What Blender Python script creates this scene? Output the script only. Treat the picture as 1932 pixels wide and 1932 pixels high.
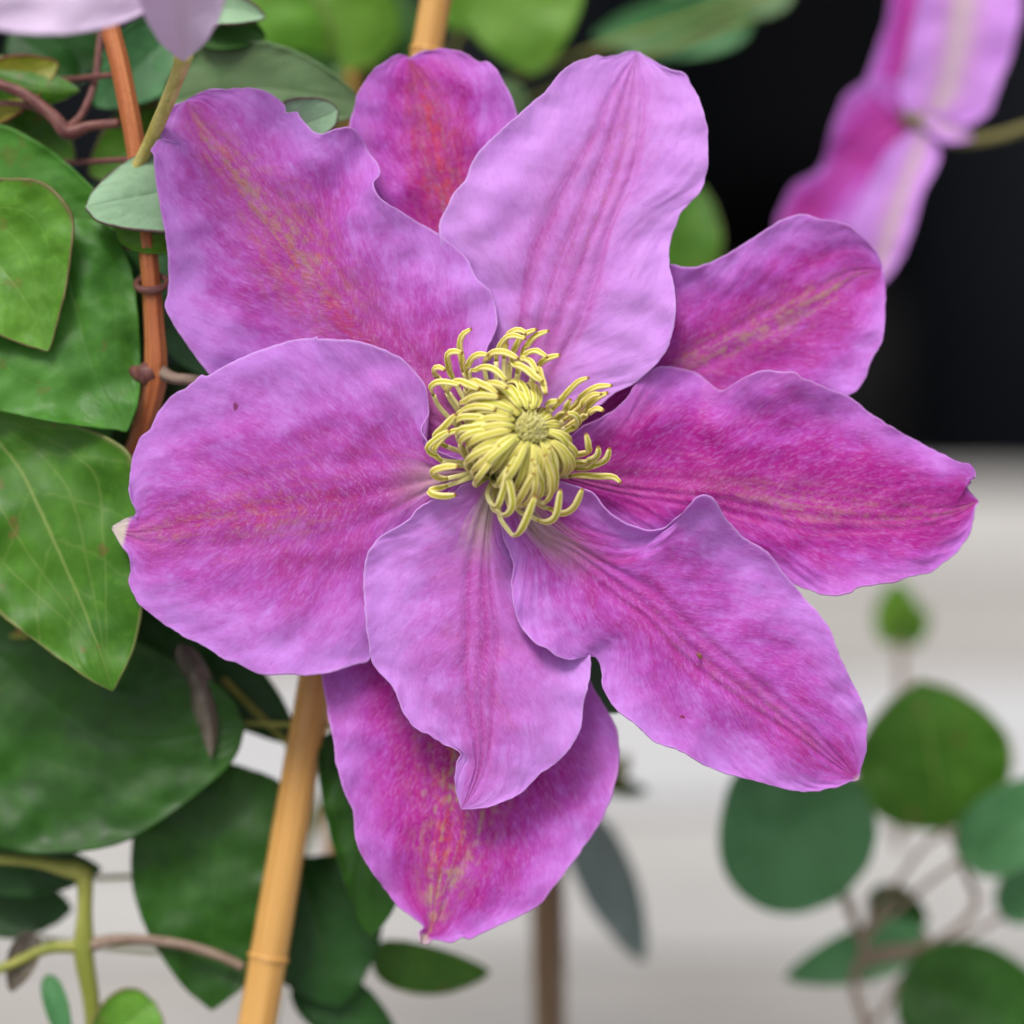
import bpy, bmesh, math, random
import numpy as np
from mathutils import Vector, noise as mn
random.seed(7)
# ------------------------------------------------------------------ camera, world, sun, exposure
SC = bpy.context.scene
for o in list(bpy.data.objects): bpy.data.objects.remove(o)
COL = SC.collection
PITCH = math.radians(20); D = 0.60; S = 0.18/1932.0           # focus distance, metres per photo unit at the flower
F = Vector((0, 0, 0.200))                                     # middle of the flower's plane; deck is z = 0
RIGHT = Vector((1, 0, 0)); UP = Vector((0, math.sin(PITCH), math.cos(PITCH))); BACK = Vector((0, -math.cos(PITCH), math.sin(PITCH)))
CAMPOS = F + BACK*D
cam = bpy.data.cameras.new('camera'); camo = bpy.data.objects.new('camera', cam); COL.objects.link(camo)
camo.location = CAMPOS; camo.rotation_euler = (math.pi/2 - PITCH, 0, 0)
cam.sensor_width = 36; cam.lens = 36*D/0.18; cam.clip_start = 0.02; cam.clip_end = 200
cam.dof.use_dof = True; cam.dof.focus_distance = D - 45*S; cam.dof.aperture_fstop = 3.9; cam.dof.aperture_blades = 9
SC.camera = camo
SUN_EL, SUN_AZ = math.radians(66), math.radians(208)          # azimuth clockwise from +Y (sun behind the camera's left shoulder)
w = bpy.data.worlds.new('World'); SC.world = w; w.use_nodes = True
wt = w.node_tree; wt.nodes.clear()
sky = wt.nodes.new('ShaderNodeTexSky'); sky.sky_type = 'NISHITA'; sky.sun_disc = False
sky.sun_elevation = SUN_EL; sky.sun_rotation = SUN_AZ; sky.dust_density = 4.0; sky.air_density = 1.0
hs = wt.nodes.new('ShaderNodeHueSaturation'); hs.inputs['Saturation'].default_value = 0.42   # a clouded, greyed sky
bg = wt.nodes.new('ShaderNodeBackground'); bg.inputs['Strength'].default_value = 0.10
wo = wt.nodes.new('ShaderNodeOutputWorld')
wt.links.new(sky.outputs[0], hs.inputs['Color']); wt.links.new(hs.outputs[0], bg.inputs[0]); wt.links.new(bg.outputs[0], wo.inputs[0])
sl = bpy.data.lights.new('sun', 'SUN'); sl.energy = 1.5; sl.angle = math.radians(22); sl.color = (1, 0.965, 0.92)
so = bpy.data.objects.new('sun', sl); COL.objects.link(so)
sd = Vector((math.sin(SUN_AZ)*math.cos(SUN_EL), math.cos(SUN_AZ)*math.cos(SUN_EL), math.sin(SUN_EL)))
so.rotation_euler = sd.to_track_quat('Z', 'Y').to_euler(); so.location = F + sd*3
SC.view_settings.view_transform = 'Standard'; SC.view_settings.look = 'None'; SC.view_settings.gamma = 1
SC.view_settings.exposure = 0.63; SC.view_settings.use_curve_mapping = False
SC.render.engine = 'CYCLES'
SC.cycles.max_bounces = 6; SC.cycles.diffuse_bounces = 3; SC.cycles.glossy_bounces = 2; SC.cycles.transmission_bounces = 4
SC.cycles.caustics_reflective = False; SC.cycles.caustics_refractive = False

# ------------------------------------------------------------------ helpers
def at(x, y, wd=0.0):
    """a point given on the flower's scale (photo units right/down from the top left, wd towards the viewer)"""
    k = (D - wd*S)/D
    return F + RIGHT*((x-966)*S*k) + UP*((966-y)*S*k) + BACK*(wd*S)
def on_deck(x, y, z=0.0):
    d = (at(x, y, 0) - CAMPOS).normalized(); t = (z - CAMPOS.z)/d.z
    return CAMPOS + d*t
def depth_of(p): return (p - F).dot(BACK)/S
def srgb(r, g, b):
    f = lambda c: (c/255/12.92) if c/255 <= .04045 else ((c/255+.055)/1.055)**2.4
    return (f(r), f(g), f(b), 1)
def tag(o, label=None, cat=None, group=None, kind=None):
    if label: o['label'] = label
    if cat: o['category'] = cat
    if group: o['group'] = group
    if kind: o['kind'] = kind
    return o
def empty(name, loc):
    o = bpy.data.objects.new(name, None); COL.objects.link(o); o.location = loc; o.empty_display_size = .01; return o
ROOTLOC = {}
def link(name, me, mat, parent=None):
    o = bpy.data.objects.new(name, me); COL.objects.link(o)
    if mat: me.materials.append(mat)
    if parent:
        o.parent = parent
    return o
def world_loc(o):
    v = Vector((0, 0, 0))
    while o: v = v + o.location; o = o.parent
    return v
def mesh(name, V, Fc, mat, parent=None, uvs=None, smooth=True):
    """V world coordinates; stored relative to the parent"""
    off = world_loc(parent) if parent else Vector((0, 0, 0))
    if not parent:
        c = sum((Vector(v) for v in V), Vector())/len(V); off = c
    me = bpy.data.meshes.new(name)
    me.from_pydata([tuple(Vector(v)-off) for v in V], [], Fc)
    if uvs is not None:
        for k, (nm, arr) in enumerate(uvs.items()):
            uv = me.uv_layers.new(name=nm)
            idx = np.zeros(len(me.loops), dtype=np.int32); me.loops.foreach_get('vertex_index', idx)
            uv.data.foreach_set('uv', np.asarray(arr, dtype=np.float32)[idx].ravel())
    if smooth: me.polygons.foreach_set('use_smooth', [True]*len(me.polygons))
    me.update()
    o = link(name, me, mat, parent)
    if not parent: o.location = off
    return o
def catmull(pts, n):
    P = [np.array(p, float) for p in pts]; P = [2*P[0]-P[1]] + P + [2*P[-1]-P[-2]]
    out = []
    m = len(P)-3; per = max(4, int(4*n/m))
    for i in range(m):
        p0, p1, p2, p3 = P[i:i+4]
        for j in range(per):
            t = j/per
            out.append(.5*((2*p1)+(-p0+p2)*t+(2*p0-5*p1+4*p2-p3)*t*t+(-p0+3*p1-3*p2+p3)*t**3))
    out.append(P[-2]); out = np.array(out)
    s = np.concatenate([[0], np.cumsum(np.linalg.norm(np.diff(out, axis=0), axis=1))]); s /= s[-1]
    u = np.linspace(0, 1, n)
    return np.stack([np.interp(u, s, out[:, k]) for k in range(out.shape[1])], 1)
def prof(lst, u):
    """smooth 1-D curve through (u, value) pairs or equally spaced values"""
    if not isinstance(lst[0], (tuple, list)): lst = [(i/(len(lst)-1), v) for i, v in enumerate(lst)]
    xs = np.array([a for a, b in lst]); ys = np.array([b for a, b in lst])
    if len(xs) < 3: return np.interp(u, xs, ys)
    m = np.gradient(ys, xs); out = np.zeros_like(u)
    for i, t in enumerate(u):
        k = min(max(np.searchsorted(xs, t)-1, 0), len(xs)-2); h = xs[k+1]-xs[k]; q = min(max((t-xs[k])/h, 0), 1)
        out[i] = (2*q**3-3*q*q+1)*ys[k]+(q**3-2*q*q+q)*h*m[k]+(-2*q**3+3*q*q)*ys[k+1]+(q**3-q*q)*h*m[k+1]
    return out
def fbm(x, y, z, o=3): return mn.fractal(Vector((x, y, z)), 1.0, 2.0, o)

def blade(name, parent, A, M, B, wm, eA, eB, mat, nu=150, nv=70, p=1.7, pleat=4.0, pleats=(0.0,), undul=6.0, ripple=2.0, seed=0.0,
          thick=0.00028, edge_noise=1.3, flare=.3, bulge=0.0, lipA=(4, 4), lipB=(4, 4), pw=.05):
    """a sepal or leaf: outlines A and B and midrib M from base to tip, wm the midrib's depth, eA/eB how far the edges stand forward"""
    A = catmull(A, nu); M = catmull(M, nu); B = catmull(B, nu); u = np.linspace(0, 1, nu)
    wm = prof(wm, u); eA = prof(eA, u); eB = prof(eB, u); lA = prof(lipA, u); lB = prof(lipB, u)
    for E, sd in ((A, 1.7), (B, 9.1)):
        T = np.gradient(E, axis=0); T /= (np.linalg.norm(T, axis=1)[:, None]+1e-9)
        for i in range(nu):
            f = min(1, 12*u[i])*min(1, 14*(1-u[i]))*edge_noise
            d = (fbm(E[i][0]/28, E[i][1]/28, seed+sd, 3)*1.4+fbm(E[i][0]/9, E[i][1]/9, seed+sd+5, 2)*.6)*f
            E[i] += d*np.array([T[i][1], -T[i][0]])
    # v samples denser at the edges
    vs = np.linspace(-1, 1, nv); vs = np.sign(vs)*(1-(1-np.abs(vs))**1.15)
    V = []; UV = []
    for i in range(nu):
        wid = (np.linalg.norm(A[i]-M[i])+np.linalg.norm(B[i]-M[i]))/2
        wf = min(1, wid/60)
        for v in vs:
            E = A[i] if v < 0 else B[i]; av = abs(v)
            q = M[i]*(1-av)+E*av
            e = (eA[i] if v < 0 else eB[i])
            z = wm[i] + e*av**p + bulge*math.sin(math.pi*min(1, av))*wf
            z += (lA[i] if v < 0 else lB[i])*wf*max(0, (av-.84)/.16)**1.6
            a = u[i]-flare*av; sg = 3 if v < 0 else 8
            for c in pleats:
                z -= pleat*wf*math.exp(-((v-c)/pw)**2)*(1-.5*u[i])
            z += 1.5*undul*wf*fbm(q[0]/110, q[1]/95, seed, 2)*(.35+.65*av)
            z += 1.35*ripple*wf*fbm(a*24, av*2.2, seed+sg, 3)*(.25+.75*av)
            z += ripple*.45*wf*fbm(q[0]/16, q[1]/16, seed+2.2, 2)
            V.append(at(q[0], q[1], z)); UV.append((u[i], v))
    Fc = [(i*nv+j, i*nv+j+1, (i+1)*nv+j+1, (i+1)*nv+j) for i in range(nu-1) for j in range(nv-1)]
    Fc = [f[::-1] for f in Fc]
    # keep the front of every blade facing the viewer
    n = (V[Fc[len(Fc)//2][1]]-V[Fc[len(Fc)//2][0]]).cross(V[Fc[len(Fc)//2][2]]-V[Fc[len(Fc)//2][0]])
    if n.dot(BACK) < 0: Fc = [f[::-1] for f in Fc]
    o = mesh(name, V, Fc, mat, parent, {'UVMap': UV})
    md = o.modifiers.new('thickness', 'SOLIDIFY'); md.thickness = thick; md.offset = -1
    return o

def tube(name, parent, pts, mat, seg=14, n=60, ribs=0, rib=.12, seed=0.0, wob=.03, caps=True):
    """pts: (x, y, depth, radius) in photo units"""
    P = catmull(pts, n)
    C = [at(*q[:3]) for q in P]; R = [q[3]*S for q in P]
    V = []; UV = []; prev = None
    for i in range(n):
        t = (C[min(i+1, n-1)]-C[max(i-1, 0)]).normalized()
        s = (BACK.cross(t) if prev is None else prev - t*prev.dot(t))
        s = s.normalized() if s.length > 1e-6 else RIGHT; prev = s
        b = t.cross(s)
        for j in range(seg):
            a = 2*math.pi*j/seg
            r = R[i]*(1+(rib*math.cos(ribs*a) if ribs else 0)+wob*fbm(i*.35, math.cos(a), seed+math.sin(a), 2))
            V.append(C[i]+s*(math.cos(a)*r)+b*(math.sin(a)*r)); UV.append((i/(n-1), j/seg))
    Fc = [(i*seg+j, i*seg+(j+1) % seg, (i+1)*seg+(j+1) % seg, (i+1)*seg+j) for i in range(n-1) for j in range(seg)]
    if caps: Fc += [tuple(range(seg))[::-1], tuple(range((n-1)*seg, n*seg))]
    return mesh(name, V, Fc, mat, parent, {'UVMap': UV})

# ------------------------------------------------------------------ node helpers
class NT:
    def __init__(s, name):
        s.m = bpy.data.materials.new(name); s.m.use_nodes = True; s.t = s.m.node_tree; s.t.nodes.clear()
        s.out = s.t.nodes.new('ShaderNodeOutputMaterial')
    def n(s, ty, **k):
        x = s.t.nodes.new('ShaderNode'+ty)
        for a, b in k.items(): setattr(x, a, b)
        return x
    def set(s, sock, v):
        if v is None: return
        if hasattr(v, 'is_linked'): s.t.links.new(v, sock)
        else: sock.default_value = v
    def math(s, op, a, b=None, c=None, clamp=False):
        x = s.n('Math', operation=op, use_clamp=clamp); s.set(x.inputs[0], a); s.set(x.inputs[1], b); s.set(x.inputs[2], c); return x.outputs[0]
    def mul(s, a, b): return s.math('MULTIPLY', a, b)
    def add(s, a, b): return s.math('ADD', a, b)
    def step(s, x, lo, hi, a=0.0, b=1.0):
        m = s.n('MapRange', interpolation_type='SMOOTHSTEP'); s.set(m.inputs['Value'], x)
        s.set(m.inputs['From Min'], lo); s.set(m.inputs['From Max'], hi); s.set(m.inputs['To Min'], a); s.set(m.inputs['To Max'], b)
        return m.outputs[0]
    def mix(s, f, a, b, mode='MIX'):
        x = s.n('Mix', data_type='RGBA', blend_type=mode); s.set(x.inputs[0], f); s.set(x.inputs[6], a); s.set(x.inputs[7], b); return x.outputs[2]
    def vec(s, x, y, z=0.0):
        c = s.n('CombineXYZ'); s.set(c.inputs[0], x); s.set(c.inputs[1], y); s.set(c.inputs[2], z); return c.outputs[0]
    def noise(s, v, scale=1.0, detail=2.0, rough=.5, dist=0.0):
        x = s.n('TexNoise'); s.set(x.inputs['Vector'], v); s.set(x.inputs['Scale'], scale); s.set(x.inputs['Detail'], detail)
        s.set(x.inputs['Roughness'], rough); s.set(x.inputs['Distortion'], dist); return x.outputs['Fac']
    def uv(s):
        x = s.n('UVMap'); x.uv_map = 'UVMap'; p = s.n('SeparateXYZ'); s.t.links.new(x.outputs[0], p.inputs[0]); return p.outputs[0], p.outputs[1]
    def obj(s): return s.n('TexCoord').outputs['Object']
    def gauss(s, x, c, wd):
        d = s.math('DIVIDE', s.math('SUBTRACT', x, c), wd); return s.math('EXPONENT', s.mul(s.mul(d, d), -1.0))
    def bump(s, h, strength, dist):
        x = s.n('Bump'); s.set(x.inputs['Height'], h); x.inputs['Strength'].default_value = strength; x.inputs['Distance'].default_value = dist; return x.outputs[0]
    def bsdf(s, col, rough=.5, spec=.5, normal=None, sheen=0.0, coat=0.0, trans=0.0, tcol=None, sheen_tint=None):
        b = s.n('BsdfPrincipled'); s.set(b.inputs['Base Color'], col); s.set(b.inputs['Roughness'], rough); s.set(b.inputs['Specular IOR Level'], spec)
        if normal is not None: s.set(b.inputs['Normal'], normal)
        if sheen: s.set(b.inputs['Sheen Weight'], sheen); b.inputs['Sheen Roughness'].default_value = .45
        if sheen and sheen_tint: b.inputs['Sheen Tint'].default_value = sheen_tint
        if coat: s.set(b.inputs['Coat Weight'], coat); b.inputs['Coat Roughness'].default_value = .3
        o = b.outputs[0]
        if trans:
            t = s.n('BsdfTranslucent'); s.set(t.inputs[0], tcol if tcol is not None else col)
            if normal is not None: s.set(t.inputs[1], normal)
            x = s.n('MixShader'); x.inputs[0].default_value = trans; s.t.links.new(o, x.inputs[1]); s.t.links.new(t.outputs[0], x.inputs[2]); o = x.outputs[0]
        s.t.links.new(o, s.out.inputs[0]); return s.m

def petal_mat(name, seed, pale=.15, mag=.0, bar=.8, green=.3, red=.2, white=.4, bw=.22, tipwhite=0.0, gcol=(178, 165, 108), barcol=(178, 44, 140), spots=(), fade=0.0, lines=(), rose=.3, gw=.8, tw0=.955):
    t = NT(name); u, v = t.uv(); av = t.math('ABSOLUTE', v)
    z = t.add(t.mul(t.math('SIGN', v), 3.1), seed)
    a = t.math('SUBTRACT', u, t.mul(av, .3))
    ob = t.obj(); half = lambda x: t.math('SUBTRACT', x, .5)
    grain = t.noise(ob, 2600, 2, .6); g2 = t.noise(ob, 620, 4, .65, .3); wash = t.noise(ob, 85, 4, .6, .6)
    fine = t.noise(t.vec(t.mul(a, 150), t.mul(av, 24), z), 1, 2, .6, .6)       # short flecks lying along the side veins
    mid = t.noise(t.vec(t.mul(a, 34), t.mul(av, 5), z), 1, 4, .65, .5)
    blot = t.noise(t.vec(t.mul(a, 7), t.mul(av, 2.6), z), 1, 4, .6, .8)
    lon = t.noise(t.vec(t.mul(v, 24), t.mul(u, 4.0), seed), 1, 4, .65, .8)     # streaks along the midrib
    lon2 = t.noise(t.vec(t.mul(v, 9), t.mul(u, 5.0), seed+4.4), 1, 5, .7, 1.0)
    speck = t.step(t.noise(ob, 3300, 1, .5), .64, .76)
    # pigment with some of the lighting painted in: lilac at the rim through violet to magenta at the bar
    tone = t.add(t.add(t.mul(blot, .55), t.mul(wash, .55)), t.add(t.mul(half(mid), .42), t.mul(half(g2), .26)))
    tone = t.add(tone, t.add(t.mul(t.step(av, .95, .25), .20), mag-.12))
    c = t.mix(t.step(tone, .34, .66), srgb(213, 142, 234), srgb(194, 80, 194))
    c = t.mix(t.step(tone, .58, .84), c, srgb(182, 34, 150))
    edge = t.step(t.add(av, t.add(t.mul(half(mid), .5), t.mul(half(blot), .9))), .58, 1.0)
    c = t.mix(t.mul(edge, .42), c, srgb(210, 146, 238))  # lilac edge: part pigment, part velvet sheen put into the colour
    if pale: c = t.mix(t.mul(t.step(t.add(wash, t.mul(half(mid), .5)), .3, .62, .45, 1.0), pale), c, srgb(226, 176, 246))
    barm = t.mul(t.gauss(t.add(v, t.mul(half(lon2), .16)), 0.0, bw), t.step(u, 1.02, .8, .6, 1))
    c = t.mix(t.mul(barm, t.step(t.add(t.mul(lon, .6), t.mul(g2, .4)), .25, .62, bar*.45, bar)), c, srgb(*barcol))
    vein = None
    for k in (-.30, -.14, 0.0, .15, .31):
        g = t.gauss(t.add(v, t.mul(half(lon2), .05)), k*(bw/.24), .010)
        vein = g if vein is None else t.math('MAXIMUM', vein, g)
    vein = t.mul(t.mul(vein, t.step(u, 1.0, .75, .3, 1.0)), t.step(t.noise(t.vec(t.mul(v, 8), t.mul(u, 9), seed+2), 1, 3), .42, .62))
    c = t.mix(t.mul(vein, rose), c, srgb(216, 104, 140))
    lm = None
    for (lv, lw) in lines:
        g = t.gauss(t.add(v, t.mul(half(lon2), .04)), lv, lw); lm = g if lm is None else t.math('MAXIMUM', lm, g)
    if lm is not None: c = t.mix(t.mul(t.mul(lm, t.step(u, 1.0, .7, .2, 1)), t.step(lon, .3, .66, .12, .6)), c, srgb(180, 40, 150))
    if green:
        gm = t.mul(t.mul(t.gauss(t.add(v, t.mul(half(lon2), .2)), 0.02, bw*gw), t.step(u, .25, .6)), t.step(t.add(t.mul(lon, .42), t.add(t.mul(lon2, .75), t.mul(half(g2), .7))), .52, .76))
        c = t.mix(t.math('MULTIPLY', gm, green*1.2, clamp=True), c, srgb(*gcol))
    if red:
        rm = t.mul(t.mul(t.gauss(v, -.02, bw*gw*.8), t.step(u, .2, .5)), t.step(t.add(t.noise(t.vec(t.mul(v, 11), t.mul(u, 6), seed+11), 1, 5, .72, 1), t.mul(half(g2), .6)), .48, .68))
        c = t.mix(t.math('MULTIPLY', rm, red*1.2, clamp=True), c, srgb(210, 54, 78))
    if white:
        wm = t.mul(t.step(u, .30, .06), t.step(t.add(t.mul(lon, .9), t.mul(t.gauss(v, 0, .34), .5)), .55, .9))
        c = t.mix(t.mul(wm, white), c, srgb(232, 226, 198))
    if tipwhite:
        c = t.mix(t.mul(t.step(t.add(u, t.mul(half(g2), .01)), tw0, tw0+.015), tipwhite), c, srgb(236, 230, 206))
    c = t.mix(t.mul(t.mul(speck, t.add(t.mul(barm, .85), .1)), .6), c, srgb(236, 186, 222))
    c = t.mix(t.step(fine, .44, .74, .0, .32), c, srgb(224, 164, 246))
    c = t.mix(t.step(t.add(t.mul(fine, .6), t.mul(grain, .4)), .46, .28, 0, .30), c, srgb(172, 44, 156))
    c = t.mix(t.step(av, .975, .995, 0, .28), c, srgb(232, 200, 244))  # thin pale rim: light through the petal's edge, painted in
    for (su, sv, du, dv, rgb) in spots:
        m = t.mul(t.gauss(t.add(u, t.mul(half(g2), du*1.6)), su, du), t.gauss(t.add(v, t.mul(half(grain), dv*1.6)), sv, dv))
        c = t.mix(t.step(m, .3, .7), c, srgb(*rgb))
    if fade: c = t.mix(fade, c, srgb(236, 226, 240))
    h = t.add(t.add(t.mul(fine, .3), t.mul(mid, .7)), t.add(t.mul(grain, .16), t.mul(g2, .5)))
    nb = t.bump(h, .5, .0003)
    return t.bsdf(c, .5, .18, nb, sheen=.1, trans=.32, tcol=t.mix(.35, c, srgb(214, 60, 190)), sheen_tint=(.92, .8, 1, 1))

def leaf_mat(name, seed, col, col2, vein=(140, 165, 80), wax=.0, waxcol=(150, 190, 160), rough=.42, veins=.5, edgecol=None, brown=.0, trans=.18, gloss=.5):
    t = NT(name); u, v = t.uv(); av = t.math('ABSOLUTE', v)
    n1 = t.noise(t.obj(), 70, 4, .6, .4); n2 = t.noise(t.obj(), 420, 3, .6); n3 = t.noise(t.obj(), 2200, 2, .6)
    c = t.mix(t.step(n1, .32, .68), srgb(*col), srgb(*col2))
    c = t.mix(t.step(n2, .45, .75, 0, .3), c, srgb(*[min(255, k*1.25) for k in col2]))
    # palmate-pinnate veins that leave the midrib low down and sweep to the tip
    wob = t.add(t.mul(t.math('SUBTRACT', n1, .5), .09), t.mul(t.math('SUBTRACT', n2, .5), .02))
    vm = t.gauss(t.add(v, wob), 0, .017)
    for kk in (.34, .62):
        arc = t.mul(t.math('SINE', t.mul(t.math('POWER', u, .8), math.pi*.98)), kk)
        g = t.gauss(t.add(t.math('SUBTRACT', av, arc), wob), 0, .012); vm = t.math('MAXIMUM', vm, t.mul(g, .4))
    sa = t.add(t.math('SUBTRACT', u, t.mul(av, .22)), t.mul(t.math('SUBTRACT', n2, .5), .05))
    sv = t.math('PINGPONG', t.mul(sa, 7.0), .5); side = t.mul(t.step(sv, .06, .0), t.step(n1, .35, .6, .1, .5))
    vm2 = t.math('MAXIMUM', vm, t.mul(side, .6))
    c = t.mix(t.mul(vm2, veins*.7), c, srgb(*vein))
    if wax: c = t.mix(t.mul(t.step(n1, .25, .75, .6, 1), wax), c, srgb(*waxcol))
    if edgecol: c = t.mix(t.step(t.add(av, t.mul(t.math('SUBTRACT', n2, .5), .06)), .94, .985), c, srgb(*edgecol))
    if brown: c = t.mix(t.mul(t.step(t.noise(t.obj(), 170, 3, .6), .63, .67), brown), c, srgb(120, 92, 50))
    h = t.add(t.add(t.mul(n2, .5), t.mul(n3, .18)), t.mul(vm2, -.8))
    nb = t.bump(h, .4, .0002)
    return t.bsdf(c, t.step(n2, .3, .7, rough, rough+.12), gloss*.7, nb, trans=trans, tcol=t.mix(.4, c, srgb(150, 190, 40)))

def stem_mat(name, c1, c2, rough=.5, stripe=8, seed=0.0):
    t = NT(name); u, v = t.uv()
    n = t.noise(t.vec(t.mul(u, 6), t.mul(t.math('PINGPONG', v, .5), stripe), seed), 1, 4, .6, .3); g = t.noise(t.obj(), 900, 3, .6)
    c = t.mix(t.step(n, .35, .65), srgb(*c1), srgb(*c2)); c = t.mix(t.step(g, .5, .75, 0, .3), c, srgb(*[k*.6 for k in c1]))
    return t.bsdf(c, rough, .35, t.bump(t.add(n, t.mul(g, .4)), .5, .0003))

# ------------------------------------------------------------------ setting: pale plank deck, dark screen
def noise_obj_mat(name, c1, c2, rough, scale, spec=.4, stretch=(1, 1, 1), bumpd=.0006):
    t = NT(name); mp = t.n('Mapping'); t.t.links.new(t.obj(), mp.inputs[0]); mp.inputs['Scale'].default_value = stretch
    n = t.noise(mp.outputs[0], scale, 5, .6, .3); n2 = t.noise(t.obj(), scale*9, 3, .6)
    c = t.mix(t.step(n, .3, .7), srgb(*c1), srgb(*c2)); c = t.mix(t.step(n2, .5, .8, 0, .35), c, srgb(*[k*.8 for k in c1]))
    return t.bsdf(c, rough, spec, t.bump(t.add(n, t.mul(n2, .3)), .5, bumpd))
def box(name, lo, hi, mat, parent=None, bev=.002):
    bm = bmesh.new(); bmesh.ops.create_cube(bm, size=1)
    lo = Vector(lo); hi = Vector(hi); c = (lo+hi)/2; d = hi-lo
    off = world_loc(parent) if parent else c
    for vv in bm.verts: vv.co = Vector((vv.co.x*d.x, vv.co.y*d.y, vv.co.z*d.z))+c-off
    bmesh.ops.bevel(bm, geom=list(bm.edges), offset=bev, segments=2, affect='EDGES', profile=.7)
    me = bpy.data.meshes.new(name); bm.to_mesh(me); bm.free()
    o = link(name, me, mat, parent)
    if not parent: o.location = off
    return o
deck_edge = on_deck(1400, 905).y
deck = empty('deck', (0, 0, 0)); tag(deck, 'pale grey weathered plank decking below the clematis flowers', 'deck', kind='structure')
plank_mats = [noise_obj_mat('weathered_plank_%d' % i, a, b, .75, 9, stretch=(1, 9, 9)) for i, (a, b) in enumerate([((186, 184, 181), (168, 165, 161)), ((172, 169, 165), (153, 148, 142)), ((192, 193, 195), (177, 176, 175))])]
y1 = deck_edge; i = 0
for i in range(12):
    wd = .092
    z = random.uniform(-.0012, .0012)
    box('plank', (-1.1, y1-wd+.006, -.022+z), (1.1, y1, z), plank_mats[i % 3], deck, .003); y1 -= wd
joist = noise_obj_mat('dark_timber', (60, 54, 48), (40, 36, 32), .85, 20)
for xx in (-.7, 0, .7): box('joist', (xx-.025, deck_edge-1.08, -.12), (xx+.025, deck_edge-.01, -.0235), joist, deck, .003)

dark_cloth = NT('dark_screen'); 
_n = dark_cloth.noise(dark_cloth.obj(), 14, 3)
dark_cloth = dark_cloth.bsdf(dark_cloth.mix(_n, srgb(13, 14, 17), srgb(20, 21, 25)), .9, .1)
# black cloth with soft folds, added to stand for the deep dark space behind
V = []; Fc = []; nx, nz = 120, 16; ys = deck_edge+.62
for k in range(nz):
    for j in range(nx):
        x = -1.3+2.6*j/(nx-1); z = -.12+1.25*k/(nz-1)
        V.append(Vector((x, ys+.02*math.sin(x*17)+.012*math.sin(x*41+1)+.03*fbm(x*3, z*2, 3), z)))
Fc = [(k*nx+j, k*nx+j+1, (k+1)*nx+j+1, (k+1)*nx+j) for k in range(nz-1) for j in range(nx-1)]
scr = mesh('dark_backcloth', V, Fc, dark_cloth); scr.modifiers.new('t', 'SOLIDIFY').thickness = .002
tag(scr, 'black cloth in soft folds added for the deep dark space behind the pots', 'screen')
gm = noise_obj_mat('dark_soil', (30, 27, 25), (20, 19, 18), .95, 12)
g = mesh('ground', [Vector(p) for p in ((-6, -4, -.125), (6, -4, -.125), (6, 8, -.125), (-6, 8, -.125))], [(0, 1, 2, 3)], gm, smooth=False)
tag(g, 'dark bare soil under and behind the decking', 'ground', kind='structure')

pot_t = NT('black_plastic'); _n = pot_t.noise(pot_t.obj(), 30, 4)
pot_mat = pot_t.bsdf(pot_t.mix(_n, srgb(22, 25, 30), srgb(33, 37, 43)), .5, .25, pot_t.bump(_n, .2, .001))
def pot(loc, r, h, label, mat=pot_mat):
    root = empty('plant_pot', loc); tag(root, label, 'pot', 'black nursery pots at the back')
    def lathe(name, pr, m, seg=64):
        V = []; n = len(pr)
        for (rr, zz) in pr:
            for j in range(seg): a = 2*math.pi*j/seg; V.append(Vector(loc)+Vector((rr*math.cos(a), rr*math.sin(a), zz)))
        Fc = [(i*seg+j, i*seg+(j+1) % seg, (i+1)*seg+(j+1) % seg, (i+1)*seg+j) for i in range(n-1) for j in range(seg)]
        Fc.append(tuple(range(seg))[::-1])
        if pr[-1][0] > 0: Fc.append(tuple(range((n-1)*seg, n*seg)))
        return mesh(name, V, Fc, m, root)
    lathe('wall', [(r*.78, 0), (r*.80, .004), (r*.93, h*.86), (r*.935, h*.865), (r*.92, h*.866), (r*.90, h*.84), (r*.75, .02)], mat)
    lathe('rim', [(r*.937, h*.855), (r*1.0, h*.86), (r*1.01, h*.99), (r*1.0, h), (r*.95, h), (r*.94, h*.98)], mat)
    lathe('compost', [(r*.86, h*.80), (r*.895, h*.82), (r*.5, h*.85), (r*.001, h*.86)], gm)
    return root
def pot_at(px, py, r, h, label):
    p = on_deck(px, py, -.125 if py < 905 else 0.001); return pot((p.x, p.y, p.z), r, h, label)
pz = -.124
pot((.292, deck_edge+.17, pz), .168, .62, 'tall black plastic nursery pot behind the decking, below the pink side-on flower')
pot((-.062, deck_edge+.22, pz), .165, .60, 'black plastic nursery pot behind the decking, mostly hidden by the big pink flower')

# ------------------------------------------------------------------ the big flower
flower = empty('clematis_flower', at(935, 880, -20))
tag(flower, 'large fully open pink-purple clematis flower with curly yellow stamens in focus', 'flower')
def sepal(parent, A, M, B, wm, eA, eB, mat, **k): return blade('sepal', parent, A, M, B, wm, eA, eB, mat, **k)
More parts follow.
